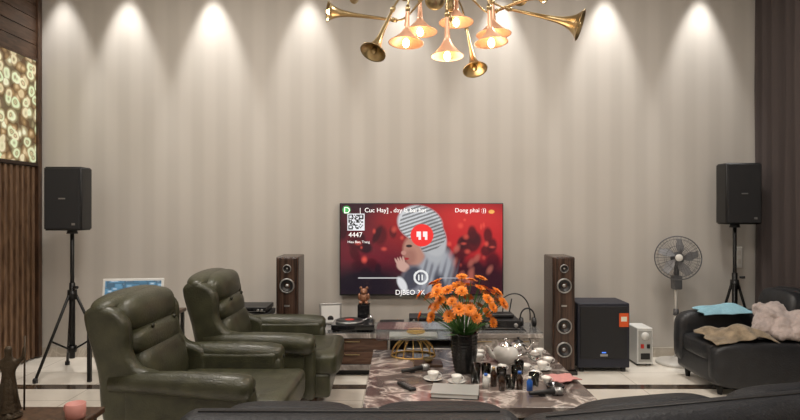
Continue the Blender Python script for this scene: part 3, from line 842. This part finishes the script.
box('pages', bk, M_white, (0, 0, .014), (.27, .19, .022)); box('cover_bottom', bk, M_blackg, (0, 0, .002), (.28, .20, .004)); box('cover_top', bk, mat('book_cover', (.35, .36, .35), .3), (0, 0, .027), (.28, .20, .004), .001)
rm = root('remote_control', (.04, 3.58, TZ), .5); box('body', rm, M_black, (0, 0, .01), (.045, .17, .018), .006)
for i in range(5): box('key_%d' % i, rm, M_silver, (0, -.06+i*.025, .0198), (.025, .01, .002))

# ---------------------------------------------------------------- right black lounge sofa
rs = root('black_leather_sofa', (3.12, 5.13, 0))
box('base', rs, M_bleather, (-.0, 0, .19), (1.02, .68, .22), .05, None, 5)
for a in (-.43, .43):
    for b_ in (-.27, .27): cyl('foot', rs, M_metalb, (a, b_, 0), (a, b_, .09), .02, .03)
cushion('seat_cushion', rs, M_bleather, (-.09, 0, .34), (.86, .56, .18), .35)
cushion('near_arm', rs, M_bleather, (.0, -.29, .25), (1.04, .17, .38), .4)
cushion('far_arm', rs, M_bleather, (-.02, .28, .36), (1.04, .18, .52), .4)
cushion('backrest', rs, M_bleather, (.41, 0, .47), (.22, .74, .76), .4, (0, .12, 0))
cushion('back_cushion', rs, M_bleather, (.29, .05, .62), (.20, .50, .44), .5, (0, .2, 0))
drape('brown_fur_blanket', 2.88, 5.00, .440, .54, .38, M_fur, .10, 2, .06, lambda u, v_: .03*math.cos(PI*u)-.03*max(0, (-v_-.28)/.2), (3, 10))
drape('blue_towel', 2.97, 5.33, .600, .46, .22, M_bluecloth, .06, 9, .06, lambda u, v_: .055*math.cos(PI*u)*math.cos(PI*v_)-.03*max(0, (-v_-.2)), (3, 12))
pt = root('pale_fur_throw', (3.30, 4.98, .445), -.2)
bm = bmesh.new()
for c_, s_ in (((0, 0, .11), (.42, .30, .24)), ((-.12, -.03, .17), (.22, .20, .20)), ((-.05, .05, .21), (.20, .18, .16)), ((.10, -.05, .15), (.26, .22, .20)), ((-.19, -.08, .09), (.16, .15, .16)), ((.02, -.12, .07), (.30, .14, .13)), ((-.16, .06, .24), (.10, .10, .12))):
    add_sell(bm, c_, s_, .9, 14, 20)
o = fin(bm, 'throw_bundle', M_plush, pt)
rmsh = o.modifiers.new('r', 'REMESH'); rmsh.mode = 'VOXEL'; rmsh.voxel_size = .011; rmsh.use_smooth_shade = True
sm = o.modifiers.new('s', 'SMOOTH'); sm.iterations = 5; sm.factor = .6
tx = bpy.data.textures.new('folds', 'CLOUDS'); tx.noise_scale = .09
dm = o.modifiers.new('d', 'DISPLACE'); dm.texture = tx; dm.strength = .07
tx = bpy.data.textures.new('fluff', 'CLOUDS'); tx.noise_scale = .02
dm = o.modifiers.new('d2', 'DISPLACE'); dm.texture = tx; dm.strength = .018

# ---------------------------------------------------------------- foreground sectional sofa (seen from behind)
fs = root('sectional_sofa', (0, 0, 0))
def sec(nm, parent, x0, x1, seat_x0, n, left_arm):
    w_ = x1-x0; cxm = (x0+x1)/2; L = M_bleather2
    box('back_frame_'+nm, parent, L, (cxm, .125, .44), (w_, .23, .72), .085, None, 6)
    box('base_'+nm, parent, L, ((seat_x0+x1)/2, .50, .20), (x1-seat_x0, .62, .22), .04)
    for i in range(n):
        cw_ = (x1-seat_x0)/n
        cushion('seat_%s_%d' % (nm, i), parent, L, (seat_x0+cw_*(i+.5), .54, .37), (cw_*.99, .62, .19), .35)
        cushion('back_pad_%s_%d' % (nm, i), parent, L, (seat_x0+cw_*(i+.5), .27, .58), (cw_*.98, .18, .40), .45, (-.1, 0, 0))
    for a in (x0+.1, x1-.1):
        for b_ in (.06, .72): cyl('foot_'+nm, parent, M_metalb, (max(a, seat_x0+.05) if b_ > .5 else a, b_, 0), (max(a, seat_x0+.05) if b_ > .5 else a, b_, .1), .025)
    tube('seam_'+nm, parent, M_black, [(x0+.09, .125, .802), (x1-.09, .125, .802)], .004, 6)
s1 = bpy.data.objects.new('section_straight', None); COL.objects.link(s1); s1.parent = fs; s1.location = (0, 2.02, .0)
s2 = bpy.data.objects.new('section_angled', None); COL.objects.link(s2); s2.parent = fs; s2.location = (.47, 1.95, .0); s2.rotation_euler = (0, 0, math.radians(13.5))
sec('a', s1, -.84, .46, -.74, 2, True); sec('b', s2, 0, 1.75, .26, 2, False)
cushion('arm_left', fs, M_bleather2, (-.77, 2.5, .30), (.15, .85, .46), .4)

# ---------------------------------------------------------------- side table front-left with mug and statue
st = root('side_table', (-1.62, 2.36, 0))
box('top', st, M_wooddark, (0, 0, .655), (.60, .46, .03), .008)
for a in (-.26, .26):
    for b_ in (-.19, .19): cyl('leg', st, M_wooddark, (a, b_, 0), (a, b_, .645), .014, .02)
box('lower_shelf', st, M_wooddark, (0, 0, .25), (.52, .38, .02), .003)
mg = root('coffee_mug', (-1.37, 2.44, .67), 2.8)
lathe('cup', mg, M_pinkc, [(0, 0), (.032, 0), (.038, .006), (.040, .03), (.040, .064), (.036, .066), (.034, .01), (0, .008)])
tube('handle', mg, M_pinkc, bez((.037, 0, .055), (.07, 0, .06), (.07, 0, .012), (.037, 0, .016)), .005, 8)
sg_ = root('bronze_figurine', (-1.66, 2.45, .67), .3)
lathe('base', sg_, M_bronze, [(0, 0), (.05, 0), (.052, .01), (.04, .02), (.04, .03), (0, .03)])
def skin(name, parent, m_, verts, edges, radii, rootv=0, sub=2):
    me = bpy.data.meshes.new(name); me.from_pydata(verts, edges, []); o = bpy.data.objects.new(name, me); COL.objects.link(o)
    me.materials.append(m_); o.parent = parent
    mo = o.modifiers.new('skin', 'SKIN'); mo.use_smooth_shade = True
    for i, r in enumerate(radii):
        sv = me.skin_vertices[0].data[i]; sv.radius = (r, r) if not isinstance(r, tuple) else r; sv.use_root = (i == rootv)
    ss = o.modifiers.new('sub', 'SUBSURF'); ss.levels = sub; ss.render_levels = sub
    return o
V_ = [(0, 0, .15), (0, 0, .19), (0, 0, .235), (0, 0, .258), (0, -.004, .285), (0, -.002, .305),
      (-.018, 0, .14), (-.024, -.008, .09), (-.026, 0, .04), (-.026, -.02, .034),
      (.018, 0, .14), (.026, -.012, .09), (.028, 0, .04), (.028, -.02, .034),
      (-.035, 0, .232), (-.055, -.01, .20), (-.05, -.035, .18), (.035, 0, .232), (.058, -.005, .255), (.062, -.012, .30)]
E_ = [(0, 1), (1, 2), (2, 3), (3, 4), (4, 5), (0, 6), (6, 7), (7, 8), (8, 9), (0, 10), (10, 11), (11, 12), (12, 13), (2, 14), (14, 15), (15, 16), (2, 17), (17, 18), (18, 19)]
Rr = [.026, .022, .026, .010, .018, .012, .016, .012, .008, .007, .016, .012, .008, .007, .012, .009, .007, .012, .009, .007]
skin('figure', sg_, M_bronze, V_, E_, Rr)
tube('staff', sg_, M_bronze, [(.062, -.014, .03), (.063, -.014, .2), (.064, -.014, .345)], .004, 6)
lathe('robe', sg_, M_bronze, [(.045, .03), (.035, .08), (.026, .15), (.02, .17)], (0, 0, 0), seg=20, rib=(7, .12))
cm = root('camera_case', (-1.80, 2.28, .67), .2); box('body', cm, M_black, (0, 0, .035), (.15, .08, .07), .012); cyl('lens', cm, M_black, (0, -.04, .035), (0, -.08, .035), .03); box('viewfinder', cm, M_black, (0, 0, .078), (.05, .05, .022), .005)

# ---------------------------------------------------------------- chandelier
ch = root('trumpet_chandelier', (.30, 3.50, 0))
HZ = 2.86
cyl('rod', ch, M_gold, (0, 0, HZ), (0, 0, ZC-.04), .012)
lathe('canopy', ch, M_gold, [(0, 0), (.09, 0), (.08, -.03), (.02, -.045), (0, -.045)], (0, 0, ZC-.001))
lathe('hub', ch, M_gold, [(0, -.12), (.02, -.11), (.03, -.08), (.02, -.05), (.05, -.02), (.06, .02), (.03, .06), (.018, .10), (0, .10)], (0, 0, HZ))
lathe('hub_finial', ch, M_gold, [(0, -.06), (.012, -.05), (.02, -.03), (.008, 0), (0, 0)], (0, 0, HZ-.12))
def trumpet(nm, mouth, d, R_, L, lit=True, fm=M_gold, start=None, wide=False):
    d = Vector(d).normalized(); mouth = Vector(mouth); back = mouth-d*L
    prof = []
    for i in range(25):
        t = i/24
        if wide: r = .010+(R_-.010)*(.14*t+.86*max(0, (t-.55)/.45)**1.6)
        else: r = .008+(R_-.008)*(.12*t+.88*(math.exp(8*(t-1))-math.exp(-8)))
        prof.append((r, t*L))
    inner = [(max(r-.003, .003), h) for r, h in prof[::-1]]
    bm = bmesh.new()
    add_lathe(bm, prof+[(R_+.003, L), (R_+.003, L+.003)]+inner[:16], (0, 0, 0), tuple(d), 36)
    fin(bm, nm+'_horn', fm, ch, True, False, back)
    lathe(nm+'_ferrule', ch, M_gold, [(0, -.02), (.012, -.02), (.015, 0), (.010, .02), (0, .02)], back, tuple(d))
    bp = mouth-d*(-.002 if wide else .014)
    bm = bmesh.new(); x, y, z = frame(d); Rm = Matrix((x, y, z)).transposed()
    add_sell(bm, (0, 0, 0), (.040, .040, .055) if wide else (.034, .034, .05), 1., 10, 16, Rm)
    fin(bm, nm+'_bulb', M_bulb if lit else M_gold, ch, True, False, bp)
    st_ = Vector((0, 0, HZ)) if start is None else Vector(start)
    out = (back-st_); out.z = 0
    tube(nm+'_arm', ch, M_gold, bez(st_, st_+out*.6+Vector((0, 0, .05)), back-d*.14, back-d*.01, 18), .006, 10)
T_ = [('t1', (-.72, -.12, 2.71), (-.93, -.30, .02), .058, .40, True, M_gold),
      ('t2', (-.45, -.28, 2.43), (-.30, -.40, -.80), .072, .34, False, M_gold),
      ('t3', (.76, -.10, 2.64), (.88, -.32, -.32), .090, .44, False, M_gold),
      ('t4', (.17, .12, 2.43), (.10, -.40, -.85), .075, .34, False, M_gold),
      ('c1', (-.175, .10, 2.66), (0, -.05, -1), .105, .20, True, M_goldp),
      ('c2', (-.265, -.15, 2.52), (-.05, -.08, -1), .100, .20, True, M_goldp),
      ('c3', (.050, .10, 2.72), (0, -.05, -1), .105, .18, True, M_goldp),
      ('c4', (.275, .05, 2.63), (.03, -.05, -1), .105, .20, True, M_goldp),
      ('c5', (.215, -.24, 2.495), (.05, -.08, -1), .092, .20, True, M_goldp),
      ('c6', (-.03, -.20, 2.43), (0, -.06, -1), .090, .24, True, M_goldp),
      ('u1', (.52, -.15, 2.81), (.6, -.7, .05), .06, .34, True, M_gold),
      ('u2', (-.60, .35, 3.0), (-.8, .4, .25), .07, .38, True, M_gold),
      ('u3', (.52, .45, 3.02), (.7, .6, .25), .07, .38, True, M_gold),
      ('u4', (-.05, .62, 3.05), (0, 1, .2), .07, .38, True, M_gold),
      ('u5', (-.28, -.42, 3.05), (-.4, -.8, .4), .07, .34, True, M_gold)]
for nm, p, d, R_, L, lit, fm in T_: trumpet(nm, p, d, R_, L, lit, fm, None, nm[0] == 'c')
light('chandelier_glow', 'POINT', (.30, 3.5, 2.30), 14, (1, .74, .48), shadow_soft_size=.2)

# ---------------------------------------------------------------- camera
cam = bpy.data.cameras.new('camera'); cam.lens = 26; cam.sensor_width = 36; cam.clip_start = .05
co = bpy.data.objects.new('camera', cam); COL.objects.link(co); co.location = (0, 0, 1.55); co.rotation_euler = (PI/2, 0, 0)
S.camera = co
S.view_settings.view_transform = 'Standard'
